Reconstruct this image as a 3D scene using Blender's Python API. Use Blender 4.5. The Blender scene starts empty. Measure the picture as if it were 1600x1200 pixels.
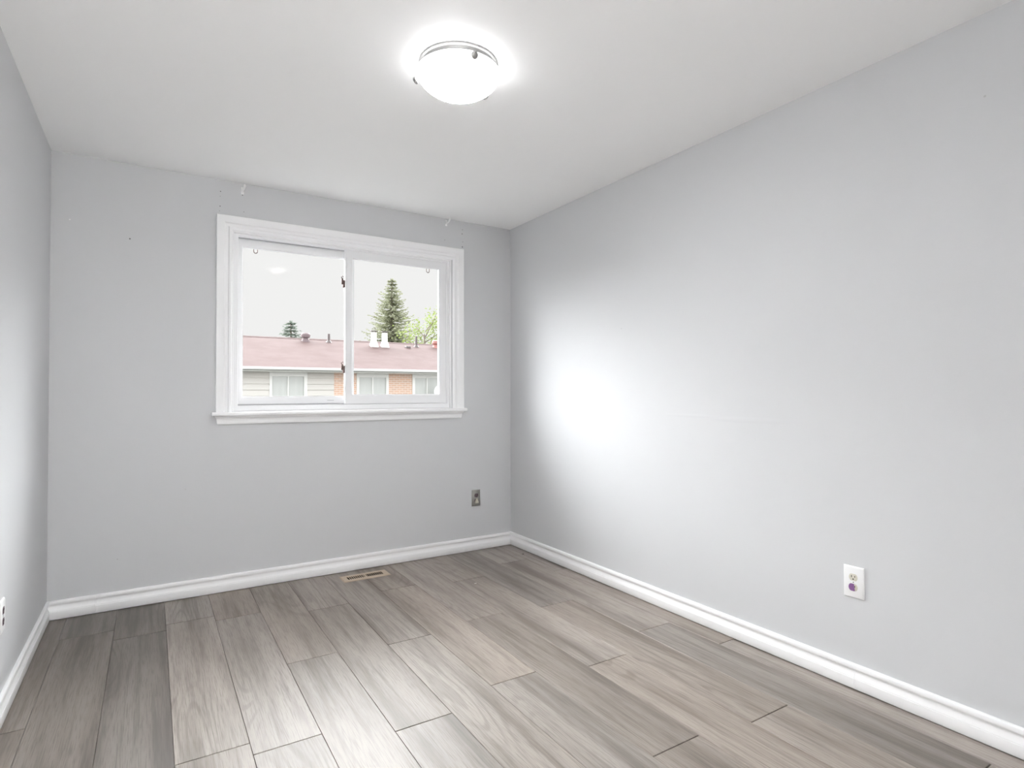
import bpy, bmesh, math, random
from mathutils import Vector, Matrix
random.seed(11)
scn = bpy.context.scene
COL = scn.collection

# ------------------------------------------------------------------ camera
W, H, YF = 2.815, 2.44, -4.25            # room width, ceiling height, wall behind the camera
CAM = (0.4515, -3.8105, 1.1693)
cam_d = bpy.data.cameras.new('camera')
cam_d.sensor_width = 36.0
cam_d.lens = 902.859 / 1600 * 36.0
cam_d.clip_start = 0.02
cam_d.clip_end = 500
cam = bpy.data.objects.new('camera', cam_d)
COL.objects.link(cam)
yaw, pit, rol = 0.5578, 0.0153, -0.0021
fwd = Vector((math.sin(yaw) * math.cos(pit), math.cos(yaw) * math.cos(pit), math.sin(pit)))
rgt = Vector((math.cos(yaw), -math.sin(yaw), 0))
upv = rgt.cross(fwd)
r2 = rgt * math.cos(rol) + upv * math.sin(rol)
u2 = -rgt * math.sin(rol) + upv * math.cos(rol)
M = Matrix((r2, u2, -fwd)).transposed().to_4x4()
M.translation = CAM
cam.matrix_world = M
scn.camera = cam

# ------------------------------------------------------------------ sky, exposure
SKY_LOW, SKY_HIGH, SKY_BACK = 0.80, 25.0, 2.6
LAMP, HALL_FILL = 290.0, 670.0
scn.view_settings.view_transform = 'Standard'
scn.view_settings.look = 'None'
scn.view_settings.gamma = 1.0
scn.view_settings.use_curve_mapping = False
scn.view_settings.exposure = 0.25
scn.cycles.diffuse_bounces = 8
scn.cycles.max_bounces = 14
scn.cycles.caustics_reflective = False
scn.cycles.caustics_refractive = False
scn.cycles.use_denoising = True

world = bpy.data.worlds.new('overcast_sky')
scn.world = world
world.use_nodes = True
nt = world.node_tree
nt.nodes.clear()


def node(nt, typ, **kw):
    n = nt.nodes.new(typ)
    for k, v in kw.items():
        setattr(n, k, v)
    return n


def setin(nt, sock, v):
    if isinstance(v, bpy.types.NodeSocket):
        nt.links.new(v, sock)
    else:
        sock.default_value = v


def math_(nt, op, a, b=None, c=None, clamp=False):
    n = node(nt, 'ShaderNodeMath', operation=op)
    n.use_clamp = clamp
    setin(nt, n.inputs[0], a)
    if b is not None:
        setin(nt, n.inputs[1], b)
    if c is not None:
        setin(nt, n.inputs[2], c)
    return n.outputs[0]


def smooth(nt, v, lo, hi, a=0.0, b=1.0):
    n = node(nt, 'ShaderNodeMapRange', interpolation_type='SMOOTHSTEP')
    setin(nt, n.inputs[0], v)
    n.inputs[1].default_value = lo
    n.inputs[2].default_value = hi
    n.inputs[3].default_value = a
    n.inputs[4].default_value = b
    return n.outputs[0]


tc = node(nt, 'ShaderNodeTexCoord')
sep = node(nt, 'ShaderNodeSeparateXYZ')
nt.links.new(tc.outputs['Generated'], sep.inputs[0])
sx, sy, sz = sep.outputs
up_f = math_(nt, 'MULTIPLY', smooth(nt, sz, 0.230, 0.270), smooth(nt, sz, 0.82, 0.56))                 # bright sky band added above the visible low sky, lights the room
side = math_(nt, 'MULTIPLY', smooth(nt, sx, -0.30, -0.58), smooth(nt, sz, 0.03, 0.11))   # unseen bright sky added on the left to light the right wall
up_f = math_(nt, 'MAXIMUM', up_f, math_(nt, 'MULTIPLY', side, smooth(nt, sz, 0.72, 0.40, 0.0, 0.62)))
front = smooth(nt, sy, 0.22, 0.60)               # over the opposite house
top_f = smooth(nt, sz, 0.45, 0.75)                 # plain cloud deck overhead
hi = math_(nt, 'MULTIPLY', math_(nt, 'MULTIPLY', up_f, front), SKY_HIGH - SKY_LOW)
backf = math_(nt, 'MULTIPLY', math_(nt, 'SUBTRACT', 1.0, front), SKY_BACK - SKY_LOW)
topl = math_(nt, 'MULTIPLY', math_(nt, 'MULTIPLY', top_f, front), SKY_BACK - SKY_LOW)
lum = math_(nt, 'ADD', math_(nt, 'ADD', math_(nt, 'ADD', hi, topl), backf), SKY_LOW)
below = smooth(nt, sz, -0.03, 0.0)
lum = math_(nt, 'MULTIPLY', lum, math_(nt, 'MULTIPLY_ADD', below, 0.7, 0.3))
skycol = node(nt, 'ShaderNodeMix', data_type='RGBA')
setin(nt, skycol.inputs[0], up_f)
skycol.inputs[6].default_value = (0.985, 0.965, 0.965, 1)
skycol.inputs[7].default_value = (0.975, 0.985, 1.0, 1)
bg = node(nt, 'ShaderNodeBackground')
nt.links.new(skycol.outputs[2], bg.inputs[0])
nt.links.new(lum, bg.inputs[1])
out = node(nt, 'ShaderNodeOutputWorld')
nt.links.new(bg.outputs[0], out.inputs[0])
world.cycles.sampling_method = 'MANUAL'
world.cycles.sample_map_resolution = 1024

# ------------------------------------------------------------------ materials
MATS = {}


def newmat(name):
    m = bpy.data.materials.new(name)
    m.use_nodes = True
    m.node_tree.nodes.clear()
    MATS[name] = m
    o = node(m.node_tree, 'ShaderNodeOutputMaterial')
    return m, m.node_tree, o


def pbsdf(nt, o, col, rough=0.5, metal=0.0, spec=0.5):
    b = node(nt, 'ShaderNodeBsdfPrincipled')
    setin(nt, b.inputs['Base Color'], col if isinstance(col, bpy.types.NodeSocket) else (*col, 1))
    setin(nt, b.inputs['Roughness'], rough)
    setin(nt, b.inputs['Metallic'], metal)
    setin(nt, b.inputs['Specular IOR Level'], spec)
    nt.links.new(b.outputs[0], o.inputs[0])
    return b


def noise(nt, vec, scale, detail=3, rough=0.5, w=None):
    n = node(nt, 'ShaderNodeTexNoise')
    if vec is not None:
        nt.links.new(vec, n.inputs['Vector'])
    n.inputs['Scale'].default_value = scale
    n.inputs['Detail'].default_value = detail
    n.inputs['Roughness'].default_value = rough
    return n.outputs['Fac']


def mapping(nt, vec, scale, loc=(0, 0, 0)):
    n = node(nt, 'ShaderNodeMapping')
    nt.links.new(vec, n.inputs[0])
    n.inputs['Scale'].default_value = scale
    n.inputs['Location'].default_value = loc
    return n.outputs[0]


def mixc(nt, f, a, b):
    n = node(nt, 'ShaderNodeMix', data_type='RGBA')
    setin(nt, n.inputs[0], f)
    for i, v in ((6, a), (7, b)):
        if isinstance(v, bpy.types.NodeSocket):
            nt.links.new(v, n.inputs[i])
        else:
            n.inputs[i].default_value = (*v, 1)
    return n.outputs[2]


def bump(nt, b, h, strength, dist):
    n = node(nt, 'ShaderNodeBump')
    n.inputs['Strength'].default_value = strength
    n.inputs['Distance'].default_value = dist
    nt.links.new(h, n.inputs['Height'])
    nt.links.new(n.outputs[0], b.inputs['Normal'])


def objco(nt):
    return node(nt, 'ShaderNodeTexCoord').outputs['Object']


def simple(name, col, rough=0.5, metal=0.0, spec=0.5, nscale=60, namp=0.04, bmp=0.0):
    m, nt, o = newmat(name)
    v = objco(nt)
    f = noise(nt, v, nscale)
    c = mixc(nt, f, tuple(x * (1 - namp) for x in col), tuple(min(1, x * (1 + namp)) for x in col))
    b = pbsdf(nt, o, c, rough, metal, spec)
    if bmp:
        bump(nt, b, f, bmp, 0.002)
    return m


def paint(name, col, spots=(), dents=()):
    """eggshell roller-painted plaster; spots = small nail holes / filler dabs with their own place"""
    m, nt, o = newmat(name)
    v = objco(nt)
    big = noise(nt, v, 1.3, 3)
    c = mixc(nt, big, tuple(x * 0.985 for x in col), tuple(x * 1.015 for x in col))
    for (p, r, sc) in spots:
        d = node(nt, 'ShaderNodeVectorMath', operation='DISTANCE')
        nt.links.new(v, d.inputs[0])
        d.inputs[1].default_value = p
        f = smooth(nt, d.outputs['Value'], r * 0.45, r, 1.0, 0.0)
        c = mixc(nt, f, c, sc)
    b = pbsdf(nt, o, c, 0.62, 0, 0.35)
    fine = noise(nt, v, 260, 2)
    mid = noise(nt, v, 9, 3)
    h = math_(nt, 'ADD', math_(nt, 'MULTIPLY', fine, 0.10), math_(nt, 'MULTIPLY', mid, 0.55))
    for (p, sc, r) in dents:
        mp = mapping(nt, v, sc, tuple(-a * s for a, s in zip(p, sc)))
        d = node(nt, 'ShaderNodeVectorMath', operation='LENGTH')
        nt.links.new(mp, d.inputs[0])
        h = math_(nt, 'ADD', h, smooth(nt, d.outputs['Value'], 0, r, 0.5, 0.0))
    bump(nt, b, h, 0.35, 0.004)
    return m


WALL = (0.592, 0.597, 0.610)
DARK = (0.10, 0.10, 0.10)
GREYD = (0.30, 0.30, 0.30)
LITE = (0.80, 0.80, 0.80)
holes = [((0.792, 0, 2.369), .004, DARK), ((0.790, 0, 2.340), .003, GREYD), ((0.790, 0, 2.281), .004, DARK),
         ((0.787, 0, 2.252), .003, GREYD), ((0.911, 0, 2.368), .004, DARK), ((0.919, 0, 2.268), .0035, GREYD),
         ((2.399, 0, 2.378), .0045, GREYD), ((2.396, 0, 2.347), .005, DARK), ((2.401, 0, 2.288), .0045, GREYD),
         ((2.398, 0, 2.250), .006, DARK), ((2.255, 0, 2.282), .004, GREYD), ((0.080, 0, 2.089), .005, LITE),
         ((0.345, 0, 2.024), .005, DARK), ((0.62, 0, 0.62), .004, (.5, .5, .5)), ((0.30, 0, 0.27), .004, (.45, .45, .45))]
paint('wall_paint', WALL)
paint('wall_paint_nail_holes', WALL, holes)
paint('wall_paint_patched', WALL, [((W, -3.02, 2.16), .005, (.48, .48, .48)), ((W, -1.25, 1.55), .003, GREYD)],
      [((W, -2.12, 1.04), (1, 3.2, 60), 1.0), ((W, -1.75, 1.05), (1, 5, 90), 1.0), ((W, -1.15, 1.30), (1, 14, 14), 1.0),
       ((W, -0.85, 1.38), (1, 18, 18), 1.0), ((W, -2.35, .86), (1, 16, 16), 1.0), ((W, -2.0, .93), (1, 18, 18), 1.0)])
paint('ceiling_paint', (0.92, 0.92, 0.92))
simple('trim_white', (0.865, 0.865, 0.87), 0.38, namp=0.01, nscale=5)
simple('vinyl_white', (0.82, 0.82, 0.83), 0.32, namp=0.01, nscale=5)
simple('plastic_white', (0.82, 0.82, 0.82), 0.3, namp=0.01)
simple('receptacle_beige', (0.62, 0.59, 0.50), 0.35, namp=0.02)
simple('slot_dark', (0.02, 0.016, 0.016), 0.8, spec=0.1)
simple('purple_plastic', (0.20, 0.09, 0.24), 0.35, namp=0.1)
simple('brushed_steel', (0.36, 0.355, 0.33), 0.42, 0.75, namp=0.12, nscale=90)
simple('brown_receptacle', (0.10, 0.065, 0.075), 0.4)
simple('register_tan', (0.50, 0.40, 0.30), 0.42, namp=0.04)
simple('register_shade', (0.012, 0.007, 0.005), 1.0, spec=0.0)  # shade inside the vent, put into the colour
simple('fixture_nickel', (0.34, 0.335, 0.33), 0.38, 0.6)
simple('latch_bronze', (0.16, 0.11, 0.10), 0.4, 0.4)
simple('seal_grey', (0.42, 0.42, 0.43), 0.5)
simple('paper_fleck', (0.85, 0.83, 0.78), 0.8)
simple('dirt_fleck', (0.05, 0.035, 0.025), 0.8)
simple('subfloor', (0.03, 0.025, 0.02), 0.9)
# outside
simple('gutter_white', (0.66, 0.67, 0.65), 0.4, nscale=2)
simple('soffit_white', (0.55, 0.56, 0.53), 0.6, nscale=2)
simple('siding_beige', (0.60, 0.58, 0.55), 0.6, nscale=3, namp=0.03)
simple('house_trim', (0.74, 0.74, 0.72), 0.5, nscale=3)
simple('vent_mauve', (0.20, 0.155, 0.165), 0.55, nscale=6)
simple('pipe_dark', (0.13, 0.11, 0.11), 0.5)
simple('flue_white', (0.80, 0.80, 0.79), 0.5)
simple('vent_red', (0.42, 0.20, 0.18), 0.5)
simple('bark', (0.22, 0.19, 0.16), 0.9, nscale=8, namp=0.3)
simple('paving_grey', (0.14, 0.14, 0.135), 0.95, nscale=4, namp=0.3)
simple('dish_white', (0.75, 0.75, 0.75), 0.4)


def leafmat(name, a, b, sc):
    m, nt, o = newmat(name)
    v = objco(nt)
    f = smooth(nt, noise(nt, v, sc, 2), 0.35, 0.65)
    c = mixc(nt, f, a, b)
    d = node(nt, 'ShaderNodeBsdfDiffuse')
    t = node(nt, 'ShaderNodeBsdfTranslucent')
    nt.links.new(c, d.inputs[0])
    nt.links.new(c, t.inputs[0])
    mx = node(nt, 'ShaderNodeMixShader')
    mx.inputs[0].default_value = 0.18
    nt.links.new(d.outputs[0], mx.inputs[1])
    nt.links.new(t.outputs[0], mx.inputs[2])
    nt.links.new(mx.outputs[0], o.inputs[0])


leafmat('spruce_needles', (0.24, 0.25, 0.17), (0.37, 0.385, 0.29), 1.2)
leafmat('blue_spruce_needles', (0.17, 0.20, 0.17), (0.25, 0.28, 0.25), 1.2)
leafmat('spring_leaves', (0.22, 0.28, 0.085), (0.34, 0.40, 0.19), 0.9)


def brickmat():
    m, nt, o = newmat('brick_orange')
    v = objco(nt)
    mp = node(nt, 'ShaderNodeMapping')
    nt.links.new(v, mp.inputs[0])
    mp.inputs['Rotation'].default_value = (math.radians(90), 0, 0)
    br = node(nt, 'ShaderNodeTexBrick')
    nt.links.new(mp.outputs[0], br.inputs[0])
    br.inputs['Color1'].default_value = (0.66, 0.43, 0.32, 1)
    br.inputs['Color2'].default_value = (0.56, 0.40, 0.32, 1)
    br.inputs['Mortar'].default_value = (0.70, 0.60, 0.53, 1)
    br.inputs['Scale'].default_value = 1.0
    br.inputs['Brick Width'].default_value = 0.30
    br.inputs['Row Height'].default_value = 0.10
    br.inputs['Mortar Size'].default_value = 0.014
    pbsdf(nt, o, br.outputs[0], 0.85)


brickmat()


def shinglemat():
    m, nt, o = newmat('shingle_red')
    v = objco(nt)
    f = noise(nt, v, 1.0, 6, 0.65)
    g = noise(nt, mapping(nt, v, (3, 1, 9)), 2.0, 4)
    c = mixc(nt, smooth(nt, f, .3, .7), (0.103, 0.066, 0.064), (0.123, 0.084, 0.082))
    c = mixc(nt, smooth(nt, g, .55, .8, 0, .5), c, (0.104, 0.080, 0.070))
    wv = node(nt, 'ShaderNodeTexWave', bands_direction='Z')
    nt.links.new(v, wv.inputs[0])
    wv.inputs['Scale'].default_value = 5.5
    c = mixc(nt, smooth(nt, wv.outputs['Fac'], .0, .12, .12, 0), c, (0.08, 0.05, 0.05))
    pbsdf(nt, o, c, 0.9, 0, 0.2)


shinglemat()


def glassmat(name, tint=(0.97, 0.98, 0.975), dust=0.03):
    m, nt, o = newmat(name)
    tr = node(nt, 'ShaderNodeBsdfTransparent')
    tr.inputs[0].default_value = (*tint, 1)
    gl = node(nt, 'ShaderNodeBsdfGlossy')
    gl.inputs['Roughness'].default_value = 0.0
    lw = node(nt, 'ShaderNodeLayerWeight')
    lw.inputs[0].default_value = 0.5
    f5 = math_(nt, 'POWER', lw.outputs['Facing'], 5.0)
    fac = math_(nt, 'MULTIPLY', math_(nt, 'MULTIPLY_ADD', f5, 0.96, 0.04), 0.02)   # coated, hardly reflecting panes
    mx = node(nt, 'ShaderNodeMixShader')
    nt.links.new(fac, mx.inputs[0])
    nt.links.new(tr.outputs[0], mx.inputs[1])
    nt.links.new(gl.outputs[0], mx.inputs[2])
    nt.links.new(mx.outputs[0], o.inputs[0])
    return m


glassmat('window_glass')


def housepane():
    m, nt, o = newmat('house_pane')
    v = objco(nt)
    wv = noise(nt, mapping(nt, v, (3, 1, .4)), 2.0, 2)
    c = mixc(nt, wv, (0.44, 0.455, 0.44), (0.54, 0.555, 0.54))
    pbsdf(nt, o, c, 0.12, 0, 0.5)


housepane()


LX, LY = 1.452, -1.822


def lampglass():
    m, nt, o = newmat('alabaster_glass')
    v = objco(nt)
    sw = noise(nt, v, 7, 4, 0.6)
    f = smooth(nt, sw, 0.35, 0.7, 0.55, 1.0)
    # the bulbs sit over the middle of the bowl; the glass is dimmer towards the rim
    rad = node(nt, 'ShaderNodeVectorMath', operation='LENGTH')
    flat = mapping(nt, v, (1, 1, 0), (-LX, -LY, 0))
    nt.links.new(flat, rad.inputs[0])
    f = math_(nt, 'MULTIPLY', f, smooth(nt, rad.outputs['Value'], 0.035, 0.115, 1.0, 0.03))
    em = node(nt, 'ShaderNodeEmission')
    em.inputs[0].default_value = (0.985, 0.995, 1.0, 1)
    nt.links.new(math_(nt, 'MULTIPLY', f, LAMP), em.inputs[1])
    gl = node(nt, 'ShaderNodeBsdfGlossy')
    gl.inputs['Roughness'].default_value = 0.15
    mx = node(nt, 'ShaderNodeMixShader')
    mx.inputs[0].default_value = 0.04
    nt.links.new(em.outputs[0], mx.inputs[1])
    nt.links.new(gl.outputs[0], mx.inputs[2])
    nt.links.new(mx.outputs[0], o.inputs[0])


lampglass()


def floormat():
    m, nt, o = newmat('grey_oak_laminate')
    uvn = node(nt, 'ShaderNodeUVMap', uv_map='UVMap')
    uv = uvn.outputs[0]
    at = node(nt, 'ShaderNodeAttribute', attribute_name='plank')
    sp = node(nt, 'ShaderNodeSeparateColor')
    nt.links.new(at.outputs['Color'], sp.inputs[0])
    rnd, rnd2, edge = sp.outputs
    # soft smoky streaks, medium streaks, fine pores
    s1 = noise(nt, mapping(nt, uv, (0.75, 8.5, 1)), 1.0, 4, 0.55)
    s2 = noise(nt, mapping(nt, uv, (1.6, 34, 1), (3, 7, 0)), 1.0, 5, 0.6)
    s3 = noise(nt, mapping(nt, uv, (9, 260, 1), (1, 2, 0)), 1.0, 3, 0.6)
    # cathedral figure: contour lines of a stretched noise
    fld = noise(nt, mapping(nt, uv, (0.62, 4.2, 1), (5, 1, 0)), 1.0, 1, 0.35)
    ring = math_(nt, 'SINE', math_(nt, 'MULTIPLY', fld, 150.0))
    rmask = smooth(nt, noise(nt, mapping(nt, uv, (0.9, 5, 1), (9, 4, 0)), 1.0, 2), 0.50, 0.66)
    ringf = math_(nt, 'MULTIPLY', smooth(nt, ring, 0.2, 1.0), rmask)
    light, mid, dark = (0.335, 0.290, 0.256), (0.245, 0.207, 0.178), (0.108, 0.087, 0.070)
    c = mixc(nt, smooth(nt, s1, 0.36, 0.62), mid, light)
    c = mixc(nt, smooth(nt, s1, 0.47, 0.28, 0, 0.70), c, dark)
    c = mixc(nt, smooth(nt, s2, 0.52, 0.32, 0, 0.50), c, dark)
    c = mixc(nt, math_(nt, 'MULTIPLY', ringf, 0.38), c, dark)
    c = mixc(nt, smooth(nt, s3, 0.54, 0.34, 0, 0.48), c, dark)
    tone = math_(nt, 'MULTIPLY_ADD', rnd, 0.56, 0.60)
    hsv = node(nt, 'ShaderNodeHueSaturation')
    nt.links.new(c, hsv.inputs['Color'])
    nt.links.new(tone, hsv.inputs['Value'])
    nt.links.new(math_(nt, 'MULTIPLY_ADD', rnd2, 0.25, 0.85), hsv.inputs['Saturation'])
    rough = math_(nt, 'MULTIPLY_ADD', s3, 0.12, 0.41)
    b = pbsdf(nt, o, hsv.outputs[0], rough, 0, 0.75)
    bump(nt, b, math_(nt, 'ADD', s3, math_(nt, 'MULTIPLY', s2, 0.5)), 0.12, 0.0012)


floormat()


simple('fill_hall_carpet', (0.62, 0.60, 0.57), 0.9)
m_, nt_, o_ = newmat('hall_fill_glow')  # glow of the unseen lamp added in the hall for fill light
e_ = node(nt_, 'ShaderNodeEmission')
e_.inputs[0].default_value = (0.985, 0.995, 1.0, 1)
e_.inputs[1].default_value = HALL_FILL
nt_.links.new(e_.outputs[0], o_.inputs[0])


# ------------------------------------------------------------------ mesh helpers
class MB:
    def __init__(self):
        self.bm = bmesh.new()

    def box(self, x0, x1, y0, y1, z0, z1):
        v = [self.bm.verts.new((x, y, z)) for x in (x0, x1) for y in (y0, y1) for z in (z0, z1)]
        for f in ((0, 1, 3, 2), (4, 6, 7, 5), (0, 4, 5, 1), (2, 3, 7, 6), (0, 2, 6, 4), (1, 5, 7, 3)):
            self.bm.faces.new([v[i] for i in f])
        return self

    def bbox(self, x0, x1, y0, y1, z0, z1, b=0.002, seg=2):
        """box with softened edges"""
        t = bmesh.new()
        mb = MB.__new__(MB)
        mb.bm = t
        mb.box(x0, x1, y0, y1, z0, z1)
        bmesh.ops.recalc_face_normals(t, faces=t.faces)
        b = min(b, .45 * min(abs(x1 - x0), abs(y1 - y0), abs(z1 - z0)))
        bmesh.ops.bevel(t, geom=t.edges[:], offset=b, segments=seg, affect='EDGES', profile=0.5)
        self.merge(t)
        return self

    def merge(self, t, mat=None):
        mp = {}
        for v in t.verts:
            mp[v] = self.bm.verts.new(mat @ v.co if mat else v.co)
        for f in t.faces:
            try:
                self.bm.faces.new([mp[v] for v in f.verts])
            except ValueError:
                pass
        t.free()
        return self

    def loft(self, sections, closed=False, caps=True):
        rows = [[self.bm.verts.new(p) for p in s] for s in sections]
        n = len(rows[0])
        for a, b in zip(rows[:-1], rows[1:]):
            for i in range(n if closed else n - 1):
                j = (i + 1) % n
                self.bm.faces.new((a[i], a[j], b[j], b[i]))
        if caps:
            self.bm.faces.new(rows[0])
            self.bm.faces.new(list(reversed(rows[-1])))
        return self

    def lathe(self, prof, c=(0, 0, 0), axis='Z', seg=48):
        """prof: (radius, height) pairs turned about an axis through c"""
        rings = []
        for r, h in prof:
            ring = []
            k = 1 if r < 1e-6 else seg
            for i in range(k):
                a = 2 * math.pi * i / seg
                p = (r * math.cos(a), r * math.sin(a), h)
                if axis == 'Y':
                    p = (p[0], p[2], p[1])
                elif axis == 'X':
                    p = (p[2], p[0], p[1])
                ring.append(self.bm.verts.new((c[0] + p[0], c[1] + p[1], c[2] + p[2])))
            rings.append(ring)
        for a, b in zip(rings[:-1], rings[1:]):
            if len(a) == 1 and len(b) == 1:
                continue
            for i in range(seg):
                j = (i + 1) % seg
                if len(a) == 1:
                    self.bm.faces.new((a[0], b[i], b[j]))
                elif len(b) == 1:
                    self.bm.faces.new((a[i], a[j], b[0]))
                else:
                    self.bm.faces.new((a[i], a[j], b[j], b[i]))
        return self

    def tube(self, pts, r, seg=8):
        pts = [Vector(p) for p in pts]
        rr = r if isinstance(r, (list, tuple)) else [r] * len(pts)
        secs = []
        for i, p in enumerate(pts):
            d = (pts[min(i + 1, len(pts) - 1)] - pts[max(i - 1, 0)]).normalized()
            a = d.orthogonal().normalized() if i == 0 else (prev - d * prev.dot(d)).normalized()
            prev = a
            b = d.cross(a)
            secs.append([p + (a * math.cos(2 * math.pi * k / seg) + b * math.sin(2 * math.pi * k / seg)) * rr[i] for k in range(seg)])
        self.loft(secs, closed=True)
        return self

    def build(self, name, mat, parent=None, smooth=False, recalc=True):
        if recalc:
            bmesh.ops.recalc_face_normals(self.bm, faces=self.bm.faces)
        me = bpy.data.meshes.new(name)
        self.bm.to_mesh(me)
        self.bm.free()
        me.materials.append(MATS[mat])
        o = bpy.data.objects.new(name, me)
        COL.objects.link(o)
        if parent is not None:
            o.parent = parent
            o.matrix_parent_inverse = Matrix.Translation(parent.location).inverted()
        if smooth:
            for p in me.polygons:
                p.use_smooth = True
            try:
                me.set_sharp_from_angle(angle=math.radians(38))
            except Exception:
                pass
        return o


def struct(o, label=None, cat=None):
    o['kind'] = 'structure'
    if label:
        o['label'] = label
    if cat:
        o['category'] = cat
    return o


def thing(name, label, cat, loc, group=None):
    o = bpy.data.objects.new(name, None)
    o.empty_display_size = 0.1
    COL.objects.link(o)
    o.location = loc
    o['label'] = label
    o['category'] = cat
    if group:
        o['group'] = group
    return o


def tag(o, label, cat, group=None):
    o['label'] = label
    o['category'] = cat
    if group:
        o['group'] = group
    return o


# ------------------------------------------------------------------ room shell
T = 0.15
WX0, WX1, WZ0, WZ1 = 0.858, 2.310, 1.040, 2.146       # rough opening of the window
m = MB()
m.box(-T, WX0, 0, T, -0.2, H + .1)
m.box(WX1, W + T, 0, T, -0.2, H + .1)
m.box(WX0, WX1, 0, T, -0.2, WZ0)
m.box(WX0, WX1, 0, T, WZ1, H + .1)
struct(m.build('wall_back', 'wall_paint_nail_holes'), 'pale grey window wall with a few nail holes', 'wall')
struct(MB().box(-T, 0, YF - T, 0, -0.2, H + .1).build('wall_left', 'wall_paint'), 'pale grey wall at the left edge', 'wall')
struct(MB().box(W, W + T, YF - T, 0, -0.2, H + .1).build('wall_right', 'wall_paint_patched'), 'long pale grey wall on the right', 'wall')
DX0, DX1, DZ = 0.06, 0.92, 2.05
m = MB()
m.box(0, DX0, YF - T, YF, -0.2, H + .1)
m.box(DX1, W, YF - T, YF, -0.2, H + .1)
m.box(DX0, DX1, YF - T, YF, DZ, H + .1)
struct(m.build('wall_front', 'wall_paint'), 'pale grey wall behind the camera', 'wall')
struct(MB().box(-T, W + T, YF - T, T, H, H + .1).build('ceiling', 'ceiling_paint'), 'plain white ceiling', 'ceiling')

# unseen doorway and lamp-lit hall, added to give the room soft fill light
HYB = YF - T - 1.45
HLX0, HLX1 = -1.3, 2.5
m = MB()
m.box(HLX0 - T, HLX1 + T, HYB - T, HYB, -0.2, H + .1)
m.box(HLX0 - T, HLX0, HYB, YF - T, -0.2, H + .1)
m.box(HLX1, HLX1 + T, HYB, YF - T, -0.2, H + .1)
m.box(HLX0 - T, -T, YF - T, YF, -0.2, H + .1)
struct(m.build('wall_fill_hall', 'ceiling_paint'), 'white walls of the added hall behind the camera', 'wall')
struct(MB().box(HLX0 - T, HLX1 + T, HYB - T, YF - T, H, H + .1).build('ceiling_fill_hall', 'ceiling_paint'), 'white ceiling of the added hall behind the camera', 'ceiling')
struct(MB().box(HLX0 - T, HLX1 + T, HYB - T, YF, -0.2, -.0005).build('floor_fill_hall', 'fill_hall_carpet'), 'pale floor of the added hall behind the camera', 'floor')
hl = thing('hall_fill_lamp', 'unseen fill lamp added in the hall behind the camera', 'ceiling lamp', (1.9, YF - T - .72, H))  # added source of the fill light that enters by the doorway
MB().lathe([(0, H - .001), (.262, H - .001), (.265, H - .02), (.255, H - .024), (0, H - .024)], (1.9, YF - T - .72, 0), 'Z', 48).build('pan', 'fixture_nickel', hl, True)
MB().lathe([(.250, H - .025), (.250, H - .060), (.240, H - .072), (.2, H - .078), (0, H - .080)], (1.9, YF - T - .72, 0), 'Z', 48).build('diffuser', 'hall_fill_glow', hl, True)
m = MB()
m.bbox(DX0 - .055, DX0, YF, YF + .014, 0.003, DZ + .07)
m.bbox(DX1, DX1 + .07, YF, YF + .014, 0.003, DZ + .07)
m.bbox(DX0, DX1, YF, YF + .014, DZ, DZ + .07)
struct(m.build('trim_1', 'trim_white'), 'white casing of the added doorway behind the camera', 'trim')

# ---- floor: laminate planks 1.30 x 0.218 m, one mesh
ROW, X00 = 0.2177, 0.085
start = {-1: -1.18, 0: -.33, 1: -.47, 2: -.39, 3: -.465, 4: -1.162, 5: -.586, 6: -1.21, 7: -.49, 8: -1.158, 9: -.571, 10: -1.205, 11: -.40, 12: -2.025}
step = {11: 1.325}
m = MB()
m.box(0, W, YF, 0, -0.2, -0.010)
uvq, attrq = [], []
bm = m.bm
uvl = bm.loops.layers.uv.new('UVMap')
coll = bm.loops.layers.float_color.new('plank')
for f in bm.faces:
    f.material_index = 1
for k in range(-1, 13):
    x0 = max(X00 + ROW * k, 0.006)
    x1 = min(X00 + ROW * (k + 1), W - 0.006)
    st = step.get(k, 1.30)
    ys = [start[k] + st, start[k]]
    while ys[-1] > YF:
        ys.append(ys[-1] - st)
    while ys[0] < 0:
        ys.insert(0, ys[0] + st)
    for ya, yb in zip(ys[:-1], ys[1:]):
        y1, y0 = min(ya, -0.006), max(yb, YF + .006)
        if y1 - y0 < 0.01:
            continue
        gx, gy = 0.0005, 0.0016
        cx, cy, dz = 0.0011, 0.0014, 0.0012
        ring = []
        for (ax, ay, z) in ((gx, gy, -0.0095), (gx, gy, -dz), (gx + cx, gy + cy, 0.0)):
            ring.append([bm.verts.new(p) for p in ((x0 + ax, y0 + ay, z), (x1 - ax, y0 + ay, z), (x1 - ax, y1 - ay, z), (x0 + ax, y1 - ay, z))])
        fs = [bm.faces.new(ring[2])]
        for a, b in ((0, 1), (1, 2)):
            for i in range(4):
                j = (i + 1) % 4
                fs.append(bm.faces.new((ring[a][i], ring[a][j], ring[b][j], ring[b][i])))
        ou, ov = random.uniform(0, 60), random.uniform(0, 60)
        cc = (random.uniform(.04, .24) if k in (-1, 0, 1) else random.uniform(.50, 1), random.random(), 0, 1)
        fl = random.choice((-1, 1))
        for n_, f in enumerate(fs):
            for lp in f.loops:
                lp[uvl].uv = (fl * lp.vert.co.y + ou, lp.vert.co.x + ov)
                lp[coll] = cc
fo = m.build('floor', 'grey_oak_laminate')
fo.data.materials.append(MATS['subfloor'])
struct(fo, 'grey oak laminate plank floor', 'floor')

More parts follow.
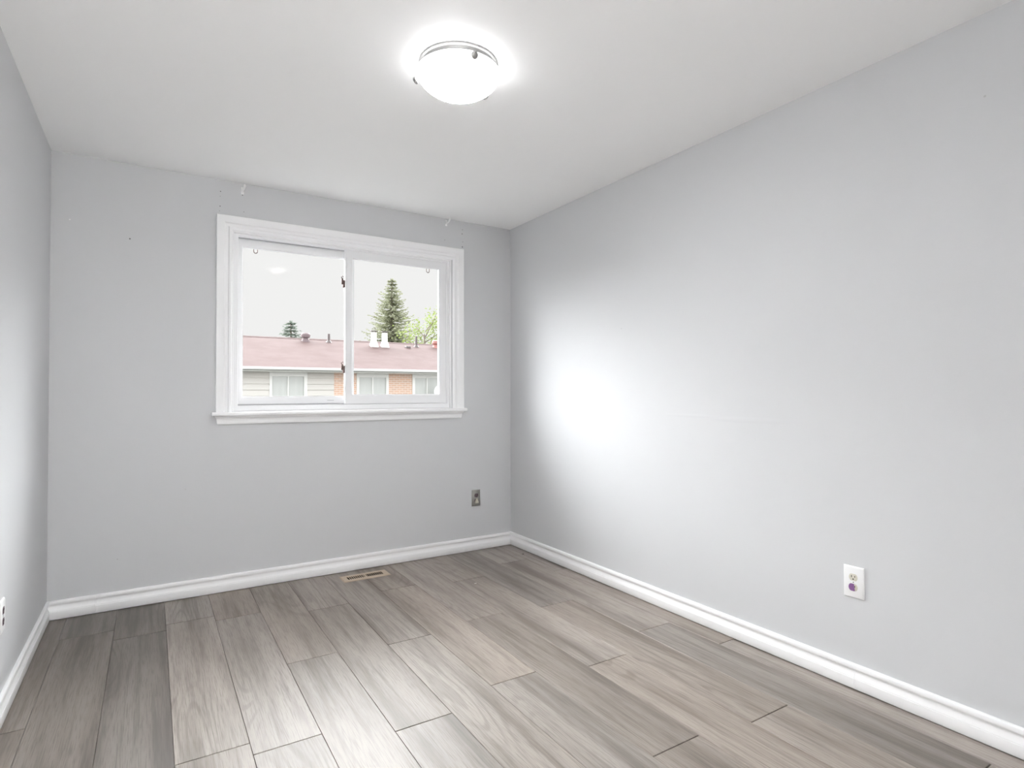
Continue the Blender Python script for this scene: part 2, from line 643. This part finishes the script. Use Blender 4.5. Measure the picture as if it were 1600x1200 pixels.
# ---- baseboards
BP = [(0, .099), (.007, .099), (.0105, .0975), (.0125, .094), (.0125, .082), (.0118, .0790), (.0062, .0772), (.0042, .0735), (.0046, .066),
      (.0075, .056), (.0112, .0485), (.0122, .0462), (.0118, .0436), (.0140, .0430), (.0142, .0415), (.0142, .0045), (.0135, .0035), (0, .0035)]


def base_run(name, fn, spans, label):
    mb = MB()
    for (a, b, ma, mb_) in spans:
        mb.loft([[fn(a + (t if ma else 0), t, z) for t, z in BP], [fn(b - (t if mb_ else 0), t, z) for t, z in BP]], closed=True)
    return struct(mb.build(name, 'trim_white', None, True), label, 'baseboard')


base_run('baseboard_back', lambda s, t, z: (s, -t, z), [(0, .2065, True, False), (.2075, W, False, True)], 'white moulded baseboard under the window')
base_run('baseboard_right', lambda s, t, z: (W - t, -s, z), [(0, 2.578, True, False), (2.5788, -YF, False, True)], 'white moulded baseboard along the right wall')
base_run('baseboard_left', lambda s, t, z: (t, -s, z), [(0, -YF, True, True)], 'white moulded baseboard along the left wall')
base_run('baseboard_front', lambda s, t, z: (s, YF + t, z), [(DX1 + .07, W, False, True)], 'white moulded baseboard beside the added doorway')

# ------------------------------------------------------------------ window
win = struct(thing('window_1', 'white two-pane sliding window with moulded casing', 'window', (1.585, 0, 1.058)))
XO0, XO1, ZO, ZS = 0.771, 2.403, 2.230, 1.058
CP = [(0, 0), (0, .0165), (.0025, .0190), (.0400, .0190), (.0435, .0165), (.0465, .0110), (.0550, .0085), (.0630, .0088), (.0665, .0140),
      (.0700, .0165), (.0780, .0160), (.0835, .0120), (.0868, .0050), (.0870, 0)]
m = MB()
m.loft([[(XO0 + w, -t, ZS) for w, t in CP], [(XO0 + w, -t, ZO - w) for w, t in CP],
        [(XO1 - w, -t, ZO - w) for w, t in CP], [(XO1 - w, -t, ZS) for w, t in CP]], closed=True)
m.build('casing', 'trim_white', win, True)
# stool with rounded nose
SPf = [(.020, 1.036), (-.046, 1.036), (-.0505, 1.0385), (-.0525, 1.0440), (-.0525, 1.0500), (-.0505, 1.0555), (-.046, 1.058), (.020, 1.058)]
m = MB()
m.loft([[(.750, min(y, -.0005), z) for y, z in SPf], [(2.412, min(y, -.0005), z) for y, z in SPf]], closed=True)
m.box(WX0 + .001, WX1 - .001, -.002, .022, 1.0405, 1.058)
m.build('stool', 'trim_white', win, True)
# apron: casing moulding below the stool with returned ends
AP = [(0, 1.036), (.030, 1.036), (.0285, 1.030), (.022, 1.024), (.0185, 1.016), (.0165, 1.000), (.0150, .9900), (.0120, .9865), (0, .9865)]
m = MB()
m.loft([[(.765 + (.030 - t) * .9, -t, z) for t, z in AP], [(2.396 - (.030 - t) * .9, -t, z) for t, z in AP]], closed=True)
m.build('apron', 'trim_white', win, True)


def rect_frame(mb, x0, x1, z0, z1, wl, wr, wb, wt, y0, y1, b=.0025):
    """butt-free mitred frame with eased inner and outer arrises"""
    def loop(i, y):
        return [(x0 + wl * i, y, z0 + wb * i), (x1 - wr * i, y, z0 + wb * i), (x1 - wr * i, y, z1 - wt * i), (x0 + wl * i, y, z1 - wt * i)]
    e = b / max(wl, 1e-4)
    rings = [loop(0, y1), loop(0, y0 + b), loop(e, y0), loop(1 - e, y0), loop(1, y0 + b), loop(1, y1)]
    vs = [[mb.bm.verts.new(p) for p in r] for r in rings]
    for a in range(6):
        A, B = vs[a], vs[(a + 1) % 6]
        for i in range(4):
            j = (i + 1) % 4
            mb.bm.faces.new((A[i], A[j], B[j], B[i]))
    return mb


# wood jamb lining and vinyl frame
m = MB()
rect_frame(m, WX0, WX1, 1.058, WZ1, .008, .008, .004, .008, .001, T)
m.build('jamb', 'trim_white', win, True)
m = MB()
rect_frame(m, .866, 2.302, 1.062, 2.138, .027, .020, .033, .012, .020, T - .005)
m.build('window_frame', 'vinyl_white', win, True)
m = MB()
m.box(.893, 2.282, .060, .064, 1.095, 1.104)
m.box(.893, 1.545, .060, .066, 2.121, 2.126)
m.build('track', 'seal_grey', win)
# fixed outer sash (left) and sliding inner sash (right)
s = rect_frame(MB(), .8935, 1.612, 1.1045, 2.1205, .0275, .045, .042, .046, .068, .100)
so = s.build('sash', 'vinyl_white', win, True)
s = rect_frame(MB(), .920, 1.568, 1.1455, 2.0755, .006, .006, .006, .006, .074, .094, .001)
s.build('glazing_bead', 'vinyl_white', so)
MB().box(.9255, 1.5625, .083, .087, 1.151, 2.070).build('glass', 'window_glass', so)
m = MB().bbox(1.435, 1.478, .0655, .0685, 1.121, 1.1245, .0008)
m.build('pull_slot', 'seal_grey', so)
s = rect_frame(MB(), 1.541, 2.2815, 1.0965, 2.137, .048, .0535, .061, .063, .030, .0595)
si = s.build('sash', 'vinyl_white', win, True)
m = rect_frame(MB(), 1.5885, 2.2285, 1.157, 2.0745, .005, .005, .005, .005, .034, .056, .001)
m.box(2.2245, 2.2265, .036, .054, 1.165, 2.07)
m.build('glazing_bead', 'vinyl_white', si)
MB().box(1.593, 2.2235, .044, .048, 1.1615, 2.070).build('glass', 'window_glass', si)
for zc in (1.905, 1.335):
    m = MB()
    m.bbox(1.528, 1.5412, .034, .050, zc - .032, zc + .018, .003)
    m.bbox(1.518, 1.530, .036, .042, zc - .012, zc + .030, .002)
    m.tube([(1.521, .037, zc + .026), (1.516, .031, zc + .036), (1.522, .027, zc + .042), (1.528, .031, zc + .036)], .003, 8)
    m.build('sash_latch', 'latch_bronze', si, True)
for xc, yy, pr, z in ((1.000, .105, so, 2.066), (2.150, .064, si, 2.062)):
    m = MB()
    pts = [(xc - .011, yy, z + .012), (xc - .011, yy, z - .006)]
    pts += [(xc + .011 * math.cos(a), yy, z - .006 + .012 * math.sin(a)) for a in [math.pi * (1 + i / 8) for i in range(1, 8)]]
    pts += [(xc + .011, yy, z - .006), (xc + .011, yy, z + .012)]
    m.tube(pts, .0028, 6)
    m.build('screen_pull', 'latch_bronze', pr, True)

# ------------------------------------------------------------------ ceiling lamp
LX, LY = 1.452, -1.822
lamp = thing('ceiling_lamp', 'lit flush ceiling lamp with alabaster glass bowl and round nickel knobs', 'ceiling lamp', (LX, LY, H))
MB().lathe([(0, H - .001), (.150, H - .001), (.1525, H - .003), (.1525, H - .008), (.146, H - .011), (.143, H - .020), (.146, H - .024), (.140, H - .026), (0, H - .026)], (LX, LY, 0), 'Z', 72).build('pan', 'fixture_nickel', lamp, True)
RB, ZR = .161, 2.403
prof = []
for i in range(19):
    a = i / 18 * math.pi / 2
    prof.append((RB * math.sin(a) if i else 0, ZR - .088 * (math.cos(a) ** 1.15) if i < 18 else ZR))
inner = [(RB - .003, ZR + .004), (.150, ZR + .007), (.1395, H - .0265)]
MB().lathe(prof + inner, (LX, LY, 0), 'Z', 72).build('glass_bowl', 'alabaster_glass', lamp, True)
for az in (math.radians(-97), math.radians(143), math.radians(23)):
    cxk, cyk = LX + (RB - .002) * math.cos(az), LY + (RB - .002) * math.sin(az)
    # knob pointing outwards and down on its arm
    t = MB()
    t.lathe([(0, -.004), (.0050, -.004), (.0050, .004), (.0115, .006), (.0140, .012), (.0120, .018), (.006, .021), (0, .0215)], (0, 0, 0), 'X', 20)
    mk = MB()
    R_ = Matrix.Translation((cxk, cyk, ZR - .010)) @ Matrix.Rotation(az, 4, 'Z') @ Matrix.Rotation(math.radians(35), 4, 'Y')
    mk.merge(t.bm, R_)
    mk.build('knob', 'fixture_nickel', lamp, True)


# ------------------------------------------------------------------ electrical plates
def plate(bm_, w, h, t=.0075):
    """bevelled cover plate in local frame: x across, z up, -y out of wall"""
    t_ = bmesh.new()
    a = MB.__new__(MB)
    a.bm = t_
    sec = []
    for (i, y) in ((0, 0), (0, -.002), (.0035, -t * .85), (.006, -t)):
        sec.append([(-w / 2 + i, y, -h / 2 + i), (w / 2 - i, y, -h / 2 + i), (w / 2 - i, y, h / 2 - i), (-w / 2 + i, y, h / 2 - i)])
    a.loft(sec, closed=True)
    bm_.merge(t_)
    return bm_


def recept(zc, half=False):
    a = MB()
    prof = []
    n = 28
    for i in range(n):
        ang = 2 * math.pi * i / n
        x, z = .0172 * math.cos(ang), .0172 * math.sin(ang)
        z = max(-.0140, min(.0140, z))
        prof.append((x, z))
    secs = [[(x * s_, y, zc + z * s_) for x, z in prof] for s_, y in ((1, -.003), (1, -.0072), (.93, -.0080))]
    a.loft(secs, closed=True)
    return a


def slots(zc):
    a = MB()
    a.box(-.0076, -.0054, -.0086, -.0078, zc - .001, zc + .0075)
    a.box(.0054, .0074, -.0086, -.0078, zc + .0, zc + .0070)
    a.lathe([(0, -.0086), (.0026, -.0086), (.0026, -.0078), (0, -.0078)], (0, 0, zc - .0070), 'Y', 14)
    return a


def outlet(name, label, loc, rz, plate_mat, top, bottom, w=.0735, h=.120):
    root = thing(name, label, 'outlet', (0, 0, 0))
    plate(MB(), w, h).build('cover_plate', plate_mat, root, True)
    for zc, mt in ((.0195, top), (-.0195, bottom)):
        r = recept(zc).build('receptacle', mt, root, True)
        slots(zc).build('slots', 'slot_dark', r)
    MB().lathe([(0, -.0078), (.0018, -.0078), (.0028, -.0068), (.0028, -.006)], (0, 0, 0), 'Y', 14).build('screw', 'slot_dark', root)
    root.location = loc
    root.rotation_euler = (0, 0, rz)
    for c in root.children:
        c.matrix_parent_inverse = Matrix()
    return root


o_r = outlet('wall_outlet', 'white duplex outlet low on the right wall, lower socket partly purple', (W, -2.577, .4185), math.radians(-90), 'plastic_white', 'receptacle_beige', 'receptacle_beige', .078, .124)
# purple cap covering part of the lower socket
t = MB()
pr = [(.0172 * math.cos(a), -.0195 + max(-.014, min(.014, .0172 * math.sin(a)))) for a in [math.radians(80 + 210 * i / 16) for i in range(17)]]
pr.append((.001, -.034))
pr = pr[:-1]
t.loft([[(x, -.0079, z) for x, z in pr], [(x, -.0098, z) for x, z in pr]], closed=True)
pc = t.build('socket_cap', 'purple_plastic', o_r)
pc.matrix_parent_inverse = Matrix()
pc['label'] = 'purple plastic cap over the lower socket'
o_b = outlet('wall_outlet', 'small grey metal outlet plate on the window wall near the right corner', (2.509, 0, .387), 0, 'brushed_steel', 'brown_receptacle', 'brown_receptacle', .070, .121)
t = MB()
pl = [(-.013, -.0375), (.013, -.0375), (.0125, -.026), (.006, -.010), (.0035, -.001), (-.0035, -.001), (-.006, -.010), (-.0125, -.026)]
t.loft([[(x, -.0075, z) for x, z in pl], [(x * .9, -.020, z * .97 - .0005) for x, z in pl]], closed=True)
pg = t.build('plug', 'receptacle_beige', o_b, False)
pg.matrix_parent_inverse = Matrix()
pg['label'] = 'beige plug in the lower socket'
o_l = outlet('wall_outlet', 'white outlet cut off by the left edge of the photo', (0, -1.084, .3755), math.radians(90), 'plastic_white', 'brown_receptacle', 'brown_receptacle', .072, .118)

# ------------------------------------------------------------------ floor register
RX0, RX1, RY0, RY1 = 1.467, 1.767, -.2245, -.106
reg = thing('floor_register', 'tan metal floor register with dark louvre slots below the window', 'floor vent', ((RX0 + RX1) / 2, (RY0 + RY1) / 2, 0))
m = MB()
rx, ry = .036, .029
nsl = 18
xs0, xs1 = RX0 + rx, RX1 - rx


def frame_z(mb, x0, x1, y0, y1, ix, iy, z1):
    secs = []
    for (fx, fy, z) in ((0, 0, 0.0003), (0, 0, .0015), (.006, .006, z1), (ix, iy, z1), (ix, iy, 0.0003)):
        secs.append([(x0 + fx, y0 + fy, z), (x1 - fx, y0 + fy, z), (x1 - fx, y1 - fy, z), (x0 + fx, y1 - fy, z)])
    vs = [[mb.bm.verts.new(p) for p in r] for r in secs]
    for A, B in zip(vs, vs[1:] + vs[:1]):
        for i in range(4):
            j = (i + 1) % 4
            mb.bm.faces.new((A[i], A[j], B[j], B[i]))


frame_z(m, RX0, RX1, RY0, RY1, rx, ry, .0055)
m.build('register_frame', 'register_tan', reg)
MB().box(xs0 - .001, xs1 + .001, RY0 + ry - .001, RY1 - ry + .001, .0003, .0012).build('hollow_shade', 'register_shade', reg)  # near-black sheet stands for the shade below the louvres
pitch = (xs1 - xs0) / nsl
for i in range(1, nsl):
    xc = xs0 + pitch * i
    wd = .0017 if i != nsl // 2 else .0065
    lean = .0006 if i < nsl // 2 else -.0006
    mm = MB()
    mm.loft([[(xc - wd - lean, y, .0045), (xc + wd - lean, y, .0045), (xc + wd + lean, y, .0053), (xc - wd + lean, y, .0053)] for y in (RY0 + ry, RY1 - ry)], closed=True)
    mm.build('louvre', 'register_tan', reg)
mm = MB().bbox((xs0 + xs1) / 2 - .004, (xs0 + xs1) / 2 + .004, (RY0 + RY1) / 2 - .006, (RY0 + RY1) / 2 + .006, .0050, .0085, .001)
mm.build('damper_lever', 'register_tan', reg)


# ------------------------------------------------------------------ curtain rod hooks at the top of the window wall
def hook(x, z, label):
    root = thing('curtain_hook', label, 'hook', (x, 0, z), 'white curtain hooks above the window')
    MB().bbox(x - .0105, x + .0055, -.005, 0, z - .030, z + .014, .002).build('back_plate', 'plastic_white', root, True)
    mh = MB()
    mh.tube([(x - .002, -.003, z - .012), (x - .001, -.022, z - .012), (x + .003, -.038, z - .004), (x + .005, -.044, z + .010), (x + .005, -.040, z + .018)], [.0045, .005, .006, .0075, .006], 10)
    mh.build('hook_arm', 'plastic_white', root, True)


hook(.913, 2.401, 'small white curtain hook above the left corner of the window')
hook(2.268, 2.415, 'small white curtain hook above the right corner of the window')

# ------------------------------------------------------------------ flecks on the floor
fx = MB()
ringp = [(.0075 * (1 + .35 * math.sin(3 * a)) * math.cos(a), .0045 * (1 + .3 * math.cos(2 * a)) * math.sin(a)) for a in [2 * math.pi * i / 12 for i in range(12)]]
fx.loft([[(2.146 + u, -.668 + v, .0003) for u, v in ringp], [(2.146 + u * .8, -.668 + v * .8, .0025) for u, v in ringp]], closed=True)
tag(fx.build('paper_scrap', 'paper_fleck'), 'tiny white scrap lying on the grey plank floor', 'scrap')
fx = MB()
fx.loft([[(2.745 + u, -.283 + v, .0003) for u, v in ringp], [(2.745 + u * .7, -.283 + v * .7, .003) for u, v in ringp]], closed=True)
tag(fx.build('dirt_crumb', 'dirt_fleck'), 'tiny dark crumb on the floor near the far right corner', 'crumb')

# ------------------------------------------------------------------ outside: ground, row house, trees
GZ = -2.9
g = MB()
g.box(-60, 90, .6, 140, GZ - .2, GZ)
struct(g.build('ground', 'paving_grey'), 'grey ground outside', 'ground')

S, CX, CY, CZ = 1.2751, 0.4515, -3.8105, 1.1693


def sx_(x):
    return CX + (x - CX) * S


def sz_(z):
    return CZ + (z - CZ) * S


HY = 24.0                                             # front face of the house
HX0, HX1 = -6.0, 30.0
ZE = 2.20                                             # soffit height
YE, ZG0, ZG1 = HY - .70, 2.20, 2.335                  # gutter
YR, ZRG = 29.1, 4.165                                 # ridge
house = thing('row_house', 'long row house with a faded red roof seen through the window', 'house', (12, HY, GZ))
# roof
m = MB()
th = .12
sec = lambda x: [(x, YE + .02, ZG1 - .01), (x, YR, ZRG), (x, 2 * YR - YE, ZG1 - .01), (x, 2 * YR - YE, ZG1 - .01 - th), (x, YR, ZRG - th), (x, YE + .02, ZG1 - .01 - th)]
m.loft([sec(HX0 - .4), sec(HX1 + .4)], closed=True)
m.build('roof', 'shingle_red', house)
# ridge cap
m = MB()
m.loft([[(x, YR - .18, ZRG - .045), (x, YR, ZRG + .025), (x, YR + .18, ZRG - .045), (x, YR, ZRG - .02)] for x in (HX0 - .4, HX1 + .4)], closed=True)
m.build('ridge_cap', 'shingle_red', house)
m = MB()
m.loft([[(x, YE - .10, ZG1), (x, YE - .10, ZG0 + .04), (x, YE - .06, ZG0), (x, YE + .02, ZG0), (x, YE + .02, ZG1)] for x in (HX0 - .4, HX1 + .4)], closed=True)
m.build('gutter', 'gutter_white', house)
m = MB().box(HX0 - .4, HX1 + .4, YE + .02, HY + .05, ZE - .06, ZE - .02)
m.build('soffit', 'soffit_white', house)
# core volume behind the cladding
core = MB().box(HX0, HX1, HY + .06, 2 * YR - HY, GZ, ZE - .02)
core.build('wall_core', 'siding_beige', house)
m = MB()
m.loft([[(x, HY + .06, ZE), (x, 2 * YR - HY, ZE), (x, YR, ZRG - th - .03)] for x in (HX0 + .02, HX1 - .02)], closed=True)
m.build('gable', 'siding_beige', house)


def siding(x0, x1, z0, z1):
    mb = MB()
    p = .27
    z = z1
    while z > z0:
        zb = max(z - p, z0)
        mb.loft([[(x, HY + .06, zb), (x, HY - .03, zb), (x, HY + .018, z), (x, HY + .06, z)] for x in (x0, x1)], closed=True)
        z = zb
    mb.build('siding', 'siding_beige', house)


def brick(x0, x1, z0, z1):
    MB().box(x0, x1, HY + .0, HY + .06, z0, z1).build('brick_panel', 'brick_orange', house)


def hwindow(x0, g0, g1, x1, zs, zh, ztop):
    mb = MB()
    mb.box(x0, g0, HY - .05, HY + .06, zs - .10, ztop)
    mb.box(g1, x1, HY - .05, HY + .06, zs - .10, ztop)
    mb.box(g0, g1, HY - .05, HY + .06, zs - .10, zs)
    mb.box(g0, g1, HY - .04, HY + .06, zh, ztop)
    w = mb.build('window', 'house_trim', house)
    q = MB()
    mid = (g0 + g1) / 2
    q.box(mid - .028, mid + .028, HY - .02, HY + .055, zs, zh)
    q.build('mullion', 'house_trim', w)
    MB().box(g0, g1, HY + .035, HY + .05, zs, zh).build('pane', 'house_pane', w)


ZT = ZE - .06
zh, zs = sz_(1.775), 0.62
xs = [sx_(v) for v in (3.977, 4.062, 5.150, 5.263, 6.231, 7.075, 7.174, 8.240, 8.343, 9.332, 9.442, 10.510, 10.620)]
siding(HX0, xs[0], GZ, ZT)
hwindow(xs[0], xs[1], xs[2], xs[3], zs, zh, ZT)
siding(xs[3], xs[4], GZ, ZT)
brick(xs[4], xs[5], GZ, ZT)
hwindow(xs[5], xs[6], xs[7], xs[8], zs, zh, ZT)
brick(xs[8], xs[9], GZ, ZT)
hwindow(xs[9], xs[10], xs[11], xs[12], zs, zh, ZT)
siding(xs[12], HX1, GZ, ZT)
for a, b in ((xs[0], xs[3]), (xs[5], xs[8]), (xs[9], xs[12])):
    siding(a, b, GZ, zs - .10)


def on_roof(x, y):
    return ZG1 - .01 + (ZRG - ZG1 + .01) * (y - YE) / (YR - YE)


# roof furniture (fixed to the house)
x, y = sx_(5.977), 28.55
zr = on_roof(x, y)
MB().lathe([(.22, zr - .10), (.20, zr + .08), (.13, zr + .12), (.13, zr + .17), (.22, zr + .19), (.25, zr + .28), (.245, zr + .37), (.19, zr + .42), (0, zr + .43)], (x, y, 0), 'Z', 24).build('roof_vent', 'vent_mauve', house, True)
for px, py, h_ in ((sx_(6.936), 28.5, .46), (sx_(10.905), 28.3, .62)):
    zr = on_roof(px, py)
    t = MB()
    t.lathe([(.16, zr - .06), (.13, zr + .05), (.075, zr + .10), (.07, zr + h_), (.055, zr + h_), (.055, zr + h_ - .05)], (px, py, 0), 'Z', 14)
    t.build('vent_pipe', 'pipe_dark', house, True)
for px in (sx_(8.801), sx_(9.300)):
    py = 28.0
    zr = on_roof(px, py)
    t = MB()
    b = [(-.21, -.19), (.21, -.19), (.21, .19), (-.21, .19)]
    secs = []
    for k_, zz in ((1.0, zr - .12), (1.0, zr - .02), (.74, zr + .26), (.62, zr + .28), (.60, zr + .78)):
        secs.append([(px + u * k_, py + v * k_, zz) for u, v in b])
    t.loft(secs, closed=True)
    fl = t.build('chimney_flue', 'flue_white', house)
    c_ = MB().box(px - .19, px + .19, py - .15, py + .15, zr + .84, zr + .875)
    for u in (-.10, .10):
        c_.box(px + u - .015, px + u + .015, py - .05, py + .05, zr + .78, zr + .84)
    c_.build('rain_cap', 'pipe_dark', fl)
x, y = sx_(10.40), 28.0
zr = on_roof(x, y)
MB().bbox(x - .14, x + .14, y - .12, y + .15, zr - .05, zr + .08, .02).build('vent_hood', 'pipe_dark', house)
x, y = sx_(11.96), 28.4
zr = on_roof(x, y)
MB().lathe([(.24, zr - .08), (.22, zr + .10), (.15, zr + .14), (.27, zr + .22), (.28, zr + .36), (.2, zr + .42), (0, zr + .43)], (x, y, 0), 'Z', 24).build('roof_vent', 'vent_red', house, True)

# white dish fixed in front of the third house window
dx, dy, dz_ = sx_(10.33), 23.35, sz_(1.225)
rf = MB().lathe([(0, .06), (.12, .055), (.24, .035), (.33, .0), (.35, -.01), (.355, -.02), (.34, -.012), (.24, .022), (.12, .042), (0, .047)], (dx, dy, dz_), 'Y', 36).build('satellite_dish', 'dish_white', house, True)
MB().tube([(dx, dy + .05, dz_), (dx, dy + .20, dz_ - .05), (dx, HY + .03, dz_ - .25)], .025, 8).build('mount_arm', 'dish_white', rf, True)
MB().tube([(dx, dy, dz_ - .33), (dx, dy - .25, dz_ - .12), (dx, dy - .28, dz_)], .018, 8).build('feed_arm', 'dish_white', rf, True)


# ---- trees
def blade(bm_, p, d, l, w):
    """thin folded sprig from p along d"""
    d = d.normalized()
    sdir = d.cross(Vector((0, 0, 1)))
    if sdir.length < .05:
        sdir = Vector((1, 0, 0))
    sdir = (Matrix.Rotation(random.uniform(-1.2, 1.2), 3, d) @ sdir.normalized()) * w
    a, b, c, e = p, p + d * l * .45 + sdir, p + d * l, p + d * l * .45 - sdir
    v = [bm_.verts.new(q) for q in (a, b, c, e)]
    bm_.faces.new((v[0], v[1], v[2]))
    bm_.faces.new((v[0], v[2], v[3]))


def conifer(x, y, ztop, zbase, r, mat, label, seed, dens=1.0, skirt=0.78):
    random.seed(seed)
    root = thing('spruce_tree', label, 'tree', (x, y, zbase))
    t = MB()
    hgt = ztop - zbase
    t.tube([(x, y, zbase), (x + .05, y, zbase + hgt * .5), (x, y, ztop)], [.028 * hgt, .016 * hgt, .004 * hgt], 8)
    t.build('trunk', 'bark', root, True)
    f = MB()
    tiers = int(hgt / .30)
    for i in range(tiers):
        k = (i + .5) / tiers                          # 0 at the top
        z = ztop - k * hgt * .93
        rad = r * (k ** .84) * random.uniform(.78, 1.15) + .05
        rad = min(rad, 2.3)
        nb = max(5, int((6 + 14 * k) * dens))
        a0 = random.uniform(0, 6.28)
        for j in range(nb):
            if random.random() < .10:
                continue
            a = a0 + 6.283 * j / nb + random.uniform(-.25, .25)
            L = rad * random.uniform(.65, 1.15)
            out_ = Vector((math.cos(a), math.sin(a), 0))
            ns = max(3, int(L / .17))
            for s_ in range(ns + 1):
                q = s_ / ns
                dz2 = -.30 * L * q + .26 * L * q * q * 1.3
                p = Vector((x, y, z + dz2)) + out_ * (L * q)
                side = Vector((-out_.y, out_.x, 0))
                ww = .34 * (1.1 - q) + .13
                for sg in (-1, 1):
                    dd = out_ * .8 + side * sg * random.uniform(.5, 1.1) + Vector((0, 0, random.uniform(-.55, .25)))
                    blade(f.bm, p, dd, ww * random.uniform(.8, 1.35), .055 + .05 * ww)
                blade(f.bm, p, out_ + Vector((0, 0, random.uniform(-.2, .5))), .24, .06)
    for _ in range(8):
        a = random.uniform(0, 6.28)
        blade(f.bm, Vector((x, y, ztop - .25)), Vector((math.cos(a) * .4, math.sin(a) * .4, 1)), .42, .06)
    f.build('foliage', mat, root, recalc=False)


def leafy(x, y, zbase, ztop, rx, label, seed):
    random.seed(seed)
    root = thing('leafy_tree', label, 'tree', (x, y, zbase))
    t = MB()
    hgt = ztop - zbase
    t.tube([(x, y, zbase), (x + .1, y, zbase + hgt * .35), (x - .1, y, zbase + hgt * .75)], [.20, .15, .05], 8)
    tips = []
    for i in range(34):
        z0 = zbase + hgt * random.uniform(.32, .78)
        a = random.uniform(0, 6.28)
        e = random.uniform(.35, 1.3)
        L = rx * random.uniform(.5, 1.1) * (1.15 - .45 * (z0 - zbase) / hgt)
        p0 = Vector((x, y, z0))
        p1 = p0 + Vector((math.cos(a) * L * .5, math.sin(a) * L * .5, e * L * .45))
        p2 = p0 + Vector((math.cos(a) * L, math.sin(a) * L, e * L * .95))
        if p2.z > ztop:
            p2.z = ztop - random.uniform(0, .6)
        t.tube([p0, p1, p2], [.05, .035, .012], 5)
        tips += [p1, p2, (p1 + p2) / 2]
    t.build('trunk', 'bark', root, True)
    f = MB()
    for p in tips:
        for _ in range(34):
            o_ = Vector((random.gauss(0, .36), random.gauss(0, .36), random.gauss(0, .34)))
            d_ = Vector((random.uniform(-1, 1), random.uniform(-1, 1), random.uniform(-.9, .5)))
            blade(f.bm, p + o_, d_, random.uniform(.16, .26), random.uniform(.055, .085))
    f.build('foliage', 'spring_leaves', root, recalc=False)


TY = 44.4
conifer(sx_(14.352), TY, sz_(8.933), GZ, 5.3, 'spruce_needles', 'tall blue green spruce rising behind the red roof', 5, 1.1)
conifer(sx_(7.80), TY, sz_(5.62), GZ, 5.6, 'blue_spruce_needles', 'small dark spruce top above the roof in the left pane', 21)
conifer(sx_(12.3), TY + 6, sz_(4.95), GZ, 1.6, 'blue_spruce_needles', 'tiny distant spruce tip left of the white flues', 33)
leafy(18.75, 38.4, GZ, 8.7, 1.9, 'bright green leafy tree right of the tall spruce', 7)
leafy(sx_(19.2), TY + 1, GZ, sz_(7.5), 2.2, 'bright green leafy tree at the right window edge', 13)
leafy(sx_(4.55), TY + 4, GZ, sz_(5.05), 1.6, 'small leafy treetop at the left edge of the left pane', 17)
